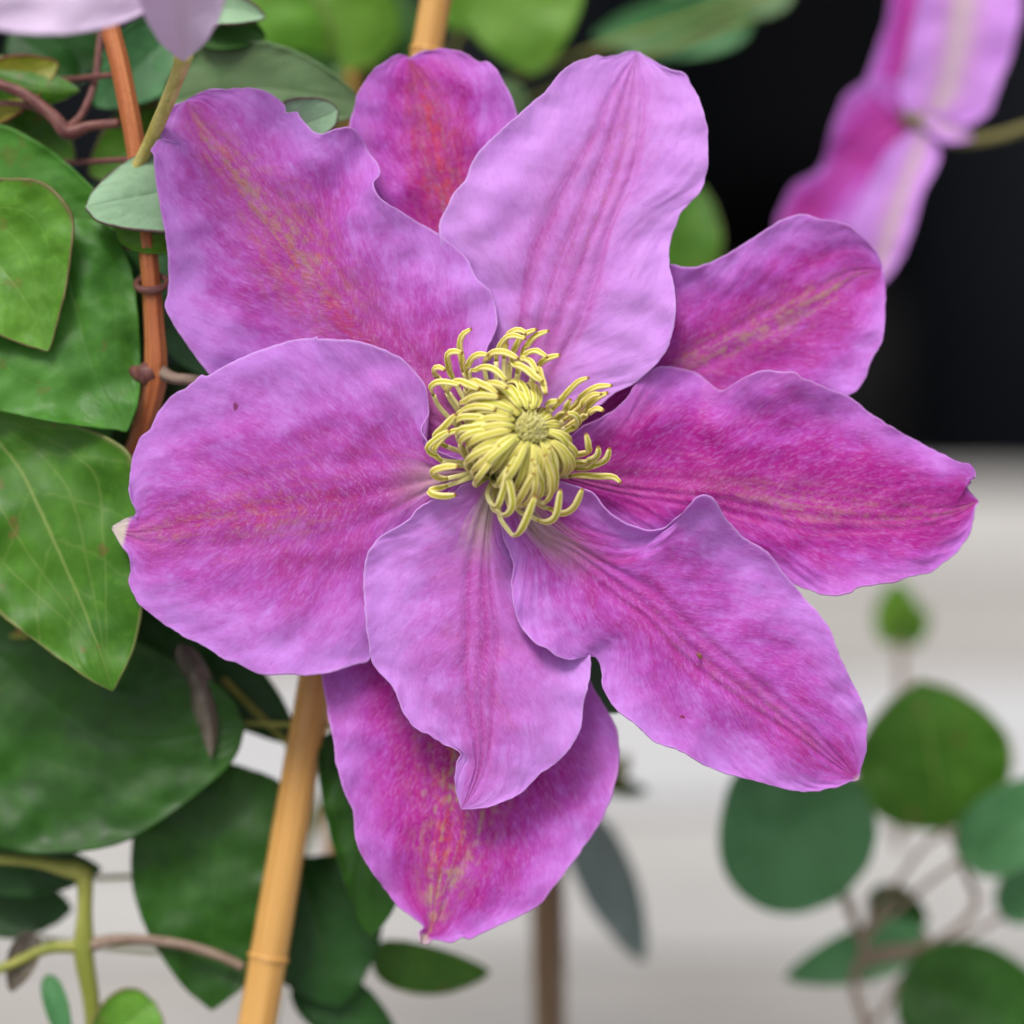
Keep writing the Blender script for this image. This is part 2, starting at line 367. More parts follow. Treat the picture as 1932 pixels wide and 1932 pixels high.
# upper left
sepal(flower,
 [(915,868),(800,868),(640,850),(480,790),(393,704),(365,669),(335,627),(318,596),(311,575),(316,554),(318,515),(314,463),(307,421),(299,368),(292,319),(290,291),(285,282),(293,272),(301,264),(330,271),(303,258),(296,242),(309,221),(327,202),(353,190)],
 [(918,862),(750,690),(680,620),(628,550),(575,480),(505,396),(442,326),(390,270),(362,221),(353,190)],
 [(945,850),(925,740),(915,669),(937,620),(934,578),(926,550),(901,526),(884,494),(863,470),(828,442),(786,417),(747,394),(716,372),(703,344),(716,326),(710,305),(696,288),(686,265),(667,244),(642,241),(625,247),(605,254),(589,246),(565,221),(560,211),(540,212),(537,200),(523,186),(502,172),(477,166),(449,166),(414,169),(392,169),(376,176),(353,190)],
 [-10,-12,-16,-14,-20,-42], [(0,0),(.2,-30),(.5,-8),(.8,8),(1,0)], [(0,0),(.15,10),(.28,14),(.45,2),(.55,22),(.62,-22),(.7,20),(.82,-6),(1,0)],
 petal_mat('sepal_olive_bar', 1.3, pale=.05, mag=.03, bar=.8, green=.6, red=.45, gcol=(178,152,116), white=.1, bw=.30, barcol=(180,58,138), gw=1.0), nu=210, nv=84, seed=1.0, undul=10, pleats=(-.16,.16), pleat=4)
# top, behind
sepal(flower,
 [(915,820),(820,680),(740,530),(690,420),(660,330),(654,270),(659,238),(667,207),(675,176),(689,153),(708,130),(729,116),(745,106),(762,104),(772,113)],
 [(925,820),(905,640),(870,480),(842,355),(826,285),(815,219),(795,161),(772,113)],
 [(940,820),(960,560),(975,420),(985,300),(976,223),(972,207),(962,180),(947,149),(935,128),(919,116),(904,116),(881,104),(853,94),(826,92),(799,98),(782,106),(772,113)],
 [-40,-70,-80,-80,-90,-110], [0,0,10,20,4,0], [0,0,10,24,0,0],
 petal_mat('sepal_scarlet_bar', 5.9, pale=0, mag=.16, bar=.9, green=.5, red=1.0, white=0, bw=.3, gcol=(150,120,110), barcol=(184,44,116), gw=1.0), nu=150, nv=64, seed=2.0, undul=14, pleats=(-.2,0,.2), pleat=5)
# top right, pale
sepal(flower,
 [(955,840),(900,660),(860,560),(836,490),(829,440),(830,417),(842,390),(857,362),(877,339),(892,304),(912,277),(954,238),(993,203),(1028,172),(1047,149),(1067,130),(1086,116),(1109,110),(1125,103),(1137,107),(1168,103),(1187,97),(1203,99)],
 [(968,840),(1010,700),(1040,614),(1071,537),(1102,459),(1133,382),(1160,304),(1183,215),(1195,141),(1203,99)],
 [(985,845),(1090,790),(1160,742),(1175,735),(1203,719),(1230,696),(1253,669),(1267,634),(1273,595),(1274,560),(1269,529),(1263,506),(1263,471),(1267,448),(1276,424),(1288,397),(1307,378),(1325,355),(1334,320),(1336,293),(1335,254),(1329,215),(1319,184),(1303,155),(1292,139),(1265,132),(1226,112),(1203,99)],
 [-20,-22,-14,-18,-40,-75], [(0,0),(.2,-22),(.45,0),(.7,10),(1,0)], [(0,0),(.25,18),(.42,22),(.56,-12),(.75,16),(1,0)],
 petal_mat('sepal_pale_lilac', 9.7, pale=.55, mag=-.12, bar=.42, green=.12, red=.0, white=.15, bw=.2, barcol=(192,70,170), rose=.12, lines=((-.30,.07),(-.11,.05),(.05,.03),(.22,.06))), nu=180, nv=84, seed=3.0, undul=12, pleats=(-.30,-.11,.05,.22), pleat=6, pw=.055)
# right, behind
sepal(flower,
 [(1000,840),(1100,720),(1180,600),(1230,520),(1260,500),(1292,504),(1323,502),(1357,487),(1399,464),(1440,437),(1471,418),(1494,407),(1520,404),(1547,413),(1585,418),(1608,430),(1634,453),(1653,475),(1662,494),(1664,510)],
 [(1005,845),(1180,745),(1292,688),(1387,635),(1482,586),(1558,548),(1608,517),(1664,510)],
 [(1005,855),(1200,830),(1350,825),(1480,810),(1560,780),(1603,745),(1619,735),(1631,715),(1646,677),(1659,654),(1668,624),(1669,586),(1671,559),(1669,532),(1664,510)],
 [-40,-75,-80,-78,-85,-110], [(0,0),(.3,-6),(.45,18),(.65,26),(.85,6),(1,0)], [(0,0),(.5,-10),(.8,8),(1,0)],
 petal_mat('sepal_olive_rib', 13.1, pale=.04, mag=.12, bar=.7, green=.6, red=.2, white=.1, bw=.22, spots=((.42,-.68,.012,.05,(226,206,214)),)), nu=150, nv=66, seed=4.0, undul=13, pleats=(-.1,.12), pleat=4)
# right
sepal(flower,
 [(985,868),(1060,830),(1110,800),(1145,781),(1168,766),(1187,743),(1205,717),(1228,698),(1254,692),(1288,696),(1315,705),(1337,720),(1352,735),(1368,735),(1386,722),(1409,709),(1439,700),(1477,701),(1503,703),(1515,713),(1552,728),(1598,747),(1635,773),(1673,800),(1711,822),(1748,841),(1786,860),(1809,873),(1829,875),(1840,888),(1839,897),(1825,902),(1821,910),(1830,928),(1846,946)],
 [(985,876),(1145,909),(1258,920),(1371,931),(1484,954),(1616,965),(1730,969),(1805,962),(1846,946)],
 [(985,885),(1120,960),(1220,1010),(1330,1045),(1440,1085),(1507,1107),(1530,1114),(1552,1121),(1579,1123),(1605,1118),(1620,1107),(1650,1103),(1692,1097),(1718,1088),(1756,1079),(1782,1060),(1809,1037),(1828,1007),(1835,984),(1839,956),(1846,946)],
 [-15,-28,-26,-20,-22,-48], [(0,0),(.15,6),(.28,22),(.38,-26),(.48,26),(.65,0),(.85,-14),(1,0)], [(0,0),(.3,-20),(.5,-6),(.66,20),(.85,6),(1,0)],
 petal_mat('sepal_magenta', 17.9, pale=.0, mag=.2, bar=.62, green=.3, red=.1, white=.15, bw=.24, barcol=(182,44,146), lines=((-.05,.02),(.1,.025),(.24,.02))), nu=200, nv=80, seed=5.0, undul=13, ripple=2.6, pleats=(-.08,.1,.26), pleat=4)
# lower right, in front
sepal(flower,
 [(985,905),(1050,910),(1103,925),(1125,939),(1144,965),(1171,984),(1201,997),(1227,1002),(1254,997),(1276,980),(1298,960),(1312,943),(1326,936),(1340,938),(1351,950),(1364,974),(1386,996),(1404,1016),(1435,1033),(1453,1048),(1472,1075),(1495,1101),(1518,1128),(1540,1150),(1559,1177),(1574,1207),(1585,1241),(1601,1271),(1612,1294),(1627,1324),(1635,1354),(1635,1392),(1633,1422),(1625,1448),(1620,1471)],
 [(965,915),(1012,999),(1087,1044),(1163,1101),(1238,1161),(1314,1233),(1408,1305),(1502,1373),(1578,1437),(1620,1471)],
 [(950,920),(945,975),(952,1014),(961,1041),(969,1067),(965,1109),(969,1143),(978,1173),(993,1195),(1012,1214),(1031,1224),(1050,1237),(1072,1244),(1095,1241),(1118,1239),(1129,1246),(1135,1271),(1137,1297),(1152,1324),(1171,1346),(1197,1365),(1214,1380),(1220,1388),(1242,1403),(1276,1412),(1299,1424),(1329,1444),(1359,1456),(1389,1465),(1427,1474),(1465,1484),(1495,1491),(1525,1493),(1555,1488),(1578,1484),(1600,1475),(1620,1471)],
 [-5,10,18,16,8,-14], [(0,0),(.1,34),(.2,30),(.28,8),(.36,58),(.46,14),(.6,-6),(.8,0),(1,0)], [(0,0),(.15,18),(.28,30),(.36,16),(.42,-18),(.55,4),(.8,-6),(1,0)],
 petal_mat('sepal_pleated_pink', 23.3, pale=.06, mag=.07, bar=.5, green=.16, red=.05, white=.7, tipwhite=.7, tw0=.984, bw=.15, barcol=(190,60,164), rose=.1, lines=((-.13,.03),(.0,.02),(.12,.035)), spots=((.62,.62,.006,.02,(150,50,90)),)), nu=220, nv=90, seed=6.0, undul=11, ripple=2.4, pleats=(-.13,.0,.12), pleat=11, pw=.045, lipA=[(0,10),(.1,22),(.22,16),(.3,14),(.36,26),(.45,18),(.6,6),(1,2)])
# lower middle, short, in front
sepal(flower,
 [(915,895),(850,930),(795,956),(772,980),(744,998),(719,1013),(702,1031),(691,1054),(686,1092),(687,1131),(690,1166),(693,1194),(699,1239),(707,1257),(730,1281),(747,1305),(755,1330),(768,1354),(782,1372),(810,1388),(838,1403),(863,1413),(871,1425),(863,1439),(859,1463),(861,1488),(868,1512),(870,1526)],
 [(932,900),(915,1000),(905,1100),(905,1197),(898,1267),(898,1330),(905,1393),(902,1449),(888,1495),(870,1526)],
 [(950,905),(955,960),(960,1030),(1000,1085),(1060,1170),(1108,1228),(1115,1243),(1114,1267),(1108,1298),(1101,1326),(1098,1354),(1094,1379),(1080,1407),(1063,1428),(1042,1446),(1022,1458),(1007,1473),(979,1498),(951,1512),(919,1523),(888,1526),(870,1526)],
 [-5,2,14,22,22,6], [(0,0),(.15,34),(.35,16),(.6,4),(.8,-4),(1,0)], [(0,0),(.3,-26),(.45,-14),(.6,0),(.8,-8),(1,0)],
 petal_mat('sepal_lilac_short', 29.7, pale=.3, mag=.0, bar=.55, green=.05, red=.05, white=.8, bw=.16, barcol=(188,60,168), rose=.1, lines=((-.1,.025),(.06,.035),(.16,.03))), nu=170, nv=80, seed=7.0, undul=10, pleats=(-.1,.05,.16), pleat=9, pw=.05)
# bottom, behind
sepal(flower,
 [(915,915),(800,1000),(680,1120),(620,1200),(607,1265),(613,1312),(621,1361),(630,1407),(637,1449),(648,1488),(662,1519),(669,1540),(669,1572),(677,1600),(691,1628),(712,1659),(730,1684),(751,1708),(775,1726),(798,1744),(800,1752),(793,1756),(791,1766),(795,1778)],
 [(930,920),(905,1050),(880,1200),(860,1350),(853,1477),(853,1547),(839,1617),(825,1687),(815,1743),(795,1778)],
 [(945,920),(1000,1050),(1080,1180),(1112,1280),(1133,1320),(1150,1348),(1162,1372),(1168,1400),(1168,1435),(1161,1474),(1154,1505),(1143,1533),(1122,1568),(1098,1603),(1070,1642),(1042,1677),(1021,1705),(993,1721),(958,1738),(923,1754),(902,1764),(884,1771),(874,1768),(853,1777),(832,1775),(818,1771),(807,1780),(795,1778)],
 [-40,-70,-72,-62,-60,-70], [(0,0),(.5,-6),(.75,10),(.93,-4),(1,14)], [(0,0),(.5,-10),(.8,6),(1,0)],
 petal_mat('sepal_green_streaked', 31.1, pale=.0, mag=.18, bar=.8, green=1.0, red=.6, white=.1, bw=.26, gcol=(184,172,124), barcol=(182,46,136), gw=1.1, tipwhite=.7, tw0=.975), nu=190, nv=80, seed=8.0, undul=10, pleats=(-.18,.0,.18), pleat=5)
# left
sepal(flower,
 [(905,880),(850,862),(817,846),(797,822),(793,806),(801,792),(806,777),(807,756),(800,725),(782,700),(754,674),(716,656),(674,644),(632,640),(600,640),(597,635),(590,638),(551,642),(509,653),(481,665),(453,676),(418,693),(390,709),(380,706),(366,719),(348,733),(320,751),(299,777),(282,809),(264,826),(255,847),(248,875),(244,914),(247,931),(254,952),(263,967),(238,979),(212,996)],
 [(910,888),(804,910),(733,928),(628,949),(523,963),(418,980),(313,1001),(247,1006),(212,996)],
 [(910,900),(840,940),(800,1000),(760,1090),(725,1180),(699,1242),(674,1253),(646,1262),(611,1271),(576,1274),(534,1273),(506,1274),(485,1271),(464,1260),(450,1252),(418,1241),(383,1218),(348,1201),(313,1180),(285,1159),(264,1141),(254,1124),(245,1103),(248,1078),(247,1057),(242,1043),(233,1033),(222,1015),(212,996)],
 [-12,-4,0,2,-2,-14], [(0,0),(.12,26),(.25,30),(.5,14),(.75,-10),(.92,-4),(1,0)], [(0,0),(.2,-24),(.5,-6),(.8,-8),(1,0)],
 petal_mat('sepal_broad_rose_bar', 37.7, pale=.1, mag=.04, bar=.8, green=.3, red=.3, white=.55, bw=.24, tipwhite=.95, barcol=(172,40,140), spots=((.6,-.72,.007,.03,(150,66,120)),)), nu=200, nv=88, seed=9.0, undul=10, ripple=1.8, pleats=(-.24,-.02,.2), pleat=3.5)

# stamens ----------------------------------------------------------
def anther_mat(name='anther_yellow', tip=1.0, g=0.0):
    t = NT(name); u, v = t.uv()
    x = t.math('ABSOLUTE', v); n = t.noise(t.obj(), 1500, 3, .6); oi = t.n('ObjectInfo').outputs['Random']
    c = t.mix(t.step(x, .16, .5), srgb(186, 184, 34), srgb(248, 238, 164))
    c = t.mix(t.mul(oi, .35), c, srgb(232, 204, 120))
    if g: c = t.mix(g, c, srgb(206, 212, 84))
    c = t.mix(t.step(n, .45, .75, 0, .3), c, srgb(228, 214, 100))
    if tip: c = t.mix(t.mul(t.step(u, .95, .99), tip), c, srgb(150, 106, 44))
    return t.bsdf(c, .6, .3, t.bump(n, .4, .0001), trans=.12)
def fil_mat():
    t = NT('filament_cream'); u, v = t.uv(); n = t.noise(t.obj(), 1200, 3, .6)
    c = t.mix(t.step(u, .15, .8), srgb(222, 222, 132), srgb(244, 236, 170)); c = t.mix(t.step(n, .4, .7, 0, .3), c, srgb(206, 204, 96))
    return t.bsdf(c, .5, .35, t.bump(n, .3, .0001), trans=.2)
AM, FM = anther_mat(), fil_mat(); AM2 = anther_mat('anther_lime', 0, .2); AM3 = anther_mat('anther_young_green', 0, .6)
def strap(name, parent, C, N, wids, ths, mat, seg=12, groove=.0):
    n = len(C); V = []; UV = []
    for i in range(n):
        t = (C[min(i+1, n-1)]-C[max(i-1, 0)]).normalized()
        nn = (N[i]-t*N[i].dot(t)); nn = nn.normalized() if nn.length > 1e-9 else BACK; s = t.cross(nn)
        for j in range(seg):
            a = 2*math.pi*(j+.5)/seg; cx, cy = math.cos(a), math.sin(a)
            cx2 = math.copysign(abs(cx)**.8, cx)
            g = 1-groove*math.exp(-(cx/.34)**2)
            V.append(C[i]+s*(cx2*wids[i])+nn*(cy*ths[i]*g)); UV.append((i/(n-1), cx))
    Fc = [(i*seg+j, i*seg+(j+1) % seg, (i+1)*seg+(j+1) % seg, (i+1)*seg+j) for i in range(n-1) for j in range(seg)]
    Fc += [tuple(range(seg))[::-1], tuple(range((n-1)*seg, n*seg))]
    return mesh(name, V, Fc, mat, parent, {'UVMap': UV})
AX0 = Vector(at(945, 874, -8)); AX1 = Vector(at(1010, 797, 150)); AXD = (AX1-AX0).normalized()
def stamen(pts, split=.45, wa=6.9, wf=5.0, n=26, am=None):
    """pts (x,y,depth) from base to tip"""
    P = catmull(pts, n); C = [at(*q) for q in P]
    k = max(3, int(n*split)); N = []
    for i in range(n):
        r = C[i]-(AX0+AXD*(C[i]-AX0).dot(AXD)); r = r.normalized() if r.length > 1e-6 else BACK
        j = min(max(i, 2), n-3); cv = (C[j+2]+C[j-2]-2*C[j]); cv = -cv.normalized() if cv.length > 1e-8 else r
        N.append((cv*.45+BACK*.95+r*.25+AXD*.2).normalized())
    W = [wf*(1.15-.2*i/k)*S for i in range(k+1)]; st = strap('stamen', flower, C[:k+1], N[:k+1], W, [x*.62 for x in W], FM, 8)
    m = n-k; wa = wa*random.uniform(.92, 1.1)
    W = [wa*S*min(1, .62+.38*min(1, i/3))*(1 if i < m-3 else (.92, .74, .42)[i-(m-3)]) for i in range(m)]
    strap('anther', st, C[k:], N[k:], W, [x*.66 for x in W], am or AM, 12, .45)
def Z(zx, zy): return (728.7+zx*.2694, 572.6+zy*.2694)
T = [ # traced outer stamens: depth at first point, middle, tip, then points (detail-view units)
 (10,40,60,[(550,500),(530,400),(515,290),(535,220),(598,176)]), (20,60,75,[(470,530),(435,430),(430,360),(470,335),(535,348)]),
 (15,55,70,[(390,560),(345,500),(335,460),(370,445),(415,470)]), (25,85,105,[(400,760),(330,640),(310,590),(360,550),(450,555),(520,575)]),
 (25,70,90,[(570,500),(575,430),(610,375),(660,355),(718,362)]), (40,95,115,[(440,660),(455,570),(510,545),(580,570),(655,602)]),
 (50,110,125,[(560,640),(600,545),(660,560),(720,590),(785,635)]), (40,95,115,[(590,520),(630,465),(700,445),(770,470),(845,545)]),
 (25,75,95,[(690,460),(710,380),(760,340),(840,345),(930,390)]), (10,50,70,[(770,420),(790,310),(840,240),(900,225),(980,250)]),
 (5,40,55,[(830,320),(850,230),(900,190),(950,190),(985,215)]), (10,45,65,[(870,430),(900,320),(950,230),(1000,200),(1055,180)]),
 (20,50,70,[(950,380),(990,290),(1050,225),(1140,190)]), (30,75,90,[(940,420),(970,360),(1040,330),(1090,350),(1130,380)]),
 (30,60,75,[(1060,470),(1080,420),(1140,380),(1220,360)]), (60,115,130,[(860,440),(900,425),(980,460),(1040,510),(1100,550)]),
 (60,105,115,[(930,430),(970,395),(1010,405),(1040,450),(1060,490)]), (70,120,130,[(1040,480),(1085,520),(1105,590),(1120,640)]),
 (70,125,140,[(670,640),(720,562),(790,565),(850,595)]), (70,130,145,[(520,740),(560,680),(650,645),(795,655)]),
 (70,130,145,[(495,820),(540,750),(620,720),(700,725),(770,745)]), (30,60,80,[(1200,700),(1280,610),(1350,545),(1420,520)]),
 (25,45,60,[(1290,740),(1370,650),(1470,585),(1585,575)]), (30,60,75,[(1310,770),(1380,690),(1450,640),(1510,635)]),
 (20,45,55,[(1340,800),(1420,710),(1490,650),(1555,625)]), (30,65,75,[(1340,820),(1430,760),(1480,735),(1525,755)]),
 (50,95,110,[(1290,880),(1345,850),(1340,800),(1300,770),(1260,775)]), (70,110,120,[(1110,760),(1130,710),(1160,690),(1210,680)]),
 (60,100,110,[(1230,770),(1265,720),(1290,668)]), (60,85,95,[(1380,1050),(1415,1000),(1398,908)]),
 (40,80,95,[(1340,1115),(1430,1095),(1480,1060),(1485,1000)]), (30,70,90,[(1350,1155),(1460,1130),(1540,1090),(1565,1010)]),
 (10,35,45,[(1200,1210),(1350,1205),(1480,1210),(1590,1215),(1645,1260)]), (50,85,120,[(1060,1400),(1150,1440),(1240,1470),(1320,1420),(1375,1295)]),
 (55,95,135,[(920,1440),(1030,1500),(1120,1530),(1190,1480),(1220,1300)]), (60,95,150,[(790,1470),(850,1580),(900,1625),(960,1560),(1045,1350)]),
 (85,130,160,[(740,1410),(790,1465),(840,1480),(885,1400),(850,1180)]), (90,135,160,[(710,1330),(750,1420),(790,1400),(830,1270),(855,1130)]),
 (95,140,165,[(860,1425),(920,1390),(980,1290),(1035,1190)]), (95,145,165,[(930,1410),(1010,1370),(1045,1290),(1040,1130)]),
 (95,140,160,[(1080,1390),(1150,1340),(1160,1240),(1130,1130),(1110,1060)]), (95,150,168,[(1050,1360),(1090,1280),(1060,1190),(1020,1090)]),
 (90,135,155,[(1150,1320),(1190,1220),(1165,1090),(1145,1010)]), (40,70,105,[(450,1130),(350,1070),(290,1015),(350,950),(445,890)]),
 (40,65,100,[(400,1100),(335,1030),(400,940),(460,900),(535,880)]), (35,65,95,[(420,1000),(342,935),(400,870),(490,775)]),
 (45,80,110,[(480,1215),(380,1225),(325,1190),(345,1165),(420,1145),(505,1140)]), (30,60,95,[(560,1230),(400,1285),(308,1312),(330,1338),(410,1350),(490,1340)]),
]
for (w0, w1, w2, pts) in T:
    q = [Z(*p) for p in pts]; n = len(q); bx, by = q[0]
    L = [(945+.3*(bx-945), 878+.3*(by-878), -6)]
    ws = np.interp(np.linspace(0, 1, n), [0, .55, 1], [w0, w1, w2])
    L += [(x, y, ww) for (x, y), ww in zip(q, ws)]
    tl = sum(math.dist(L[i], L[i+1]) for i in range(len(L)-1)); at_ = max(.38, 1-105/tl)
    stamen(L, at_)
# stamens of the dome, closing over the pistil
e1 = Vector((65, -77, 158)).normalized()
ex = Vector((1, 0, 0)); ex = (ex-e1*ex.dot(e1)).normalized(); ey = e1.cross(ex)
O = Vector((945, 874, -8))
def dome(n, pr, jit, split, skip=lambda a: False, ph=0.0, wa=6.6, am=None):
    for k in range(n):
        a = 2*math.pi*(k+ph+random.uniform(-.3, .3))/n
        if skip(a): continue
        hs_ = random.uniform(.93, 1.06); rs = random.uniform(.92, 1.07); tw = random.uniform(-.12, .12)
        L = []
        for m, (r, h) in enumerate(pr):
            aa = a+tw*m/len(pr)*1.5; j = jit*(m > 0)
            p = O+ex*(math.cos(aa)*r*rs)+ey*(math.sin(aa)*r*rs)+e1*(h*hs_)
            L.append((p.x+random.uniform(-j, j), p.y+random.uniform(-j, j), p.z))
        stamen(L, split, wa, am=am)
def right_gap(a):   # the flank turned to the upper right is open: the pistil shows there
    d = ex*math.cos(a)+ey*math.sin(a); return (d.x*.85 - d.y*.5) > .72
def left_top(a):
    d = ex*math.cos(a)+ey*math.sin(a); return not (-d.x*.9 - d.y*.45 > .05)
dome(26, [(46, 0), (86, 25), (116, 70), (122, 112), (104, 140), (80, 150)], 3, .55, left_top, .3, 6.6)
dome(30, [(40, 0), (74, 40), (104, 92), (100, 138), (72, 160), (44, 166)], 2.5, .5, right_gap, 0.0, 6.7, AM2)
dome(28, [(36, 0), (62, 50), (90, 105), (84, 145), (60, 162), (36, 164)], 2, .52, right_gap, .5, 6.3, AM2)
dome(26, [(30, 0), (50, 60), (70, 110), (66, 142), (50, 156), (32, 158)], 1.5, .52, lambda a: False, .2, 5.4, AM2)
dome(26, [(26, 10), (38, 70), (50, 115), (46, 138), (36, 150)], 1.2, .55, lambda a: False, .7, 4.0, AM3)
# pistil: a cushion of silky styles
t = NT('pistil_silky'); _n = t.noise(t.obj(), 2500, 3, .6); PM = t.bsdf(t.mix(t.step(_n, .35, .65), srgb(246, 240, 150), srgb(255, 252, 214)), .6, .3, trans=.4)
V = []; Fc = []
def cone(p, d, L, r):
    s = d.orthogonal().normalized(); b = d.cross(s); k = len(V); sg = 5
    bend = (s*random.uniform(-1, 1)+b*random.uniform(-1, 1))*L*.14
    for (f, rr) in ((0, 1), (.4, 1.05), (.8, .75), (1, .2)):
        for j in range(sg):
            a = 2*math.pi*j/sg; q = p+d*(L*f)+bend*f*f+s*(math.cos(a)*r*rr)+b*(math.sin(a)*r*rr); V.append(at(q.x, q.y, q.z))
    for i in range(3):
        for j in range(sg): Fc.append((k+i*sg+j, k+i*sg+(j+1) % sg, k+(i+1)*sg+(j+1) % sg, k+(i+1)*sg+j))
    Fc.append(tuple(range(k+3*sg, k+4*sg)))
for i in range(210):
    f = math.sqrt((i+.5)/210); a = i*2.39996; r = 29*f
    rad = ex*math.cos(a)+ey*math.sin(a)
    p = O+rad*r+e1*(152+20*(1-f*f)); d = (e1*1.0+rad*(.25*f-.05)+Vector((random.uniform(-.18, .18), random.uniform(-.18, .18), 0))).normalized()
    cone(p, d, random.uniform(12, 22), 2.2)
pis = mesh('pistil', V, Fc, PM, flower)
V = []; Fc = []; ns, nr = 24, 12      # receptacle and the column under the styles
for i in range(nr):
    f = i/(nr-1); r = [34, 36, 34, 30, 27, 26, 26, 27, 28, 27, 20, 2][i]; h = -22+f*158
    for j in range(ns):
        a = 2*math.pi*j/ns; p = O+ex*(math.cos(a)*r)+ey*(math.sin(a)*r)+e1*h; V.append(at(p.x, p.y, p.z))
Fc = [(i*ns+j, i*ns+(j+1) % ns, (i+1)*ns+(j+1) % ns, (i+1)*ns+j) for i in range(nr-1) for j in range(ns)]+[tuple(range(ns))[::-1]]
t = NT('receptacle_green'); RM = t.bsdf(srgb(160, 168, 70), .6, .3)
mesh('receptacle', V, Fc, RM, flower)

# ------------------------------------------------------------------ stems and leaves of the vine
LM = {
 'ash': leaf_mat('leaf_ash_grey', 12, (112, 130, 124), (136, 150, 146), veins=.2, rough=.6),
 'fresh': leaf_mat('leaf_fresh_green', 1, (54, 104, 16), (74, 124, 28), vein=(158, 172, 96), veins=.8, brown=.5, edgecol=(120, 130, 70)),
 'fresh2': leaf_mat('leaf_bright_green', 2, (76, 128, 28), (100, 152, 48), vein=(140, 172, 88), brown=.3, edgecol=(120, 116, 70)),
 'mid': leaf_mat('leaf_mid_green', 3, (56, 112, 30), (78, 134, 46), vein=(110, 150, 80), veins=.35, brown=.3),
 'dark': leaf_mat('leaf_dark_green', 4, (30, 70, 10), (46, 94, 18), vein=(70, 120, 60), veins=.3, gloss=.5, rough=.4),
 'wax': leaf_mat('leaf_waxy_grey_green', 5, (96, 140, 84), (130, 170, 118), vein=(150, 180, 140), wax=.7, waxcol=(176, 210, 178), veins=.2, edgecol=(108, 84, 84), rough=.55),
 'grey': leaf_mat('leaf_green_greyed', 6, (66, 116, 40), (100, 140, 74), wax=.35, waxcol=(130, 140, 128), veins=.25),
 'blue': leaf_mat('leaf_blue_green', 7, (50, 108, 46), (74, 132, 70), veins=.2, wax=.2, waxcol=(120, 166, 140), rough=.45),
 'lime': leaf_mat('leaf_lime', 8, (84, 132, 30), (108, 154, 48), veins=.2, trans=.3),
 'olive': leaf_mat('leaf_olive', 9, (120, 130, 30), (150, 140, 50), veins=.3, edgecol=(120, 60, 50)),
 'deep': leaf_mat('leaf_deep_shade_green', 10, (24, 62, 18), (36, 84, 28), veins=.2),  # also for added leaves whose dark green stands in for shaded gaps
 'dry': leaf_mat('leaf_dry_brown', 11, (58, 50, 42), (128, 118, 104), vein=(40, 34, 28), veins=.3, trans=.05),
}
ST = {'red': stem_mat('stem_red_brown', (168, 92, 52), (196, 124, 76), .5, 9, 1), 'dkred': stem_mat('stem_purple_brown', (96, 54, 52), (128, 84, 76), .5, 6, 2),
      'pale': stem_mat('stem_pale_green', (178, 166, 84), (206, 192, 120), .5, 5, 3), 'green': stem_mat('stem_green', (120, 128, 48), (150, 150, 72), .5, 5, 4),
      'brown': stem_mat('stem_grey_brown', (120, 98, 84), (146, 126, 110), .6, 5, 5)}
vine = empty('clematis_vine', at(-110, 2890, -200)); tag(vine, 'leafy green clematis vine with red-brown ribbed stem climbing beside the big flower', 'vine')
def leaf(parent, A, M, B, wm, eA, eB, m, **k):
    kw = dict(nu=90, nv=44, undul=9, ripple=1.6, pleat=3, pleats=(0,), edge_noise=.5, thick=.0004); kw.update(k)
    return blade('leaf', parent, A, M, B, wm, eA, eB, LM[m], **kw)
def sleaf(parent, b, tp, hw, w0, w1, m, bend=0.0, cup=10, ta=0.0, tb=0.0, round_=.75, arch=10, seed=None, **k):
    """a heart-shaped leaf from base b to tip tp"""
    b = np.array(b, float); tp = np.array(tp, float); d = tp-b; L = np.linalg.norm(d); d /= L; s = np.array([d[1], -d[0]])
    us = np.linspace(0, 1, 15); M = [tuple(b+d*L*x+s*bend*4*x*(1-x)) for x in us]
    def side(sg):
        out = []
        for x in us:
            h = hw*(math.sin(math.pi*x**round_)**.72 if 0 < x < 1 else 0)
            out.append(tuple(b+d*L*(x-.05*math.sin(math.pi*min(1, x*2.2)) if x < .45 else x)*1.0+s*(bend*4*x*(1-x)+sg*h)))
        return out
    sd = random.uniform(0, 50) if seed is None else seed
    wm = [w0, w0*.7+w1*.3+arch, w0*.3+w1*.7+arch, w1]
    return leaf(parent, side(1), M, side(-1), wm, [0, cup+ta, cup+ta, 0], [0, cup+tb, cup+tb, 0], m, seed=sd, nu=k.pop('nu', 60), nv=k.pop('nv', 30), **k)
# near leaves, left
leaf(vine, [(-150,700),(-60,735),(20,770),(120,795),(200,825),(248,865),(266,960),(272,1060),(266,1150),(248,1230),(212,1303)],
     [(-150,700),(-40,790),(0,834),(43,893),(90,996),(124,1073),(160,1153),(200,1263),(212,1303)],
     [(-150,700),(-160,880),(-70,1080),(0,1158),(60,1205),(130,1255),(180,1287),(212,1303)], [-130,-110,-90,-75,-62], [0,10,18,20,0], [0,14,20,10,0], 'fresh', seed=3.3, undul=18)
leaf(vine, [(110,405),(200,425),(245,500),(262,620),(262,740),(240,812)], [(110,405),(140,550),(175,690),(240,812)],
     [(110,405),(0,440),(-110,540),(-120,680),(-60,758),(20,779),(120,797),(240,812)], [-110,-84,-70,-62], [0,-24,-18,0], [0,10,24,0], 'mid', seed=8.1, undul=22)
leaf(vine, [(-120,400),(-60,350),(0,338),(40,336),(77,342),(107,364),(130,394),(139,424),(134,474),(125,534),(110,595),(97,645),(90,662)],
     [(-120,400),(-20,480),(50,570),(90,662)], [(-120,400),(-150,520),(-100,590),(0,632),(50,650),(90,662)], [-70,-60,-46,-44], [0,26,20,0], [0,14,10,0], 'fresh2', seed=5.6, undul=14)
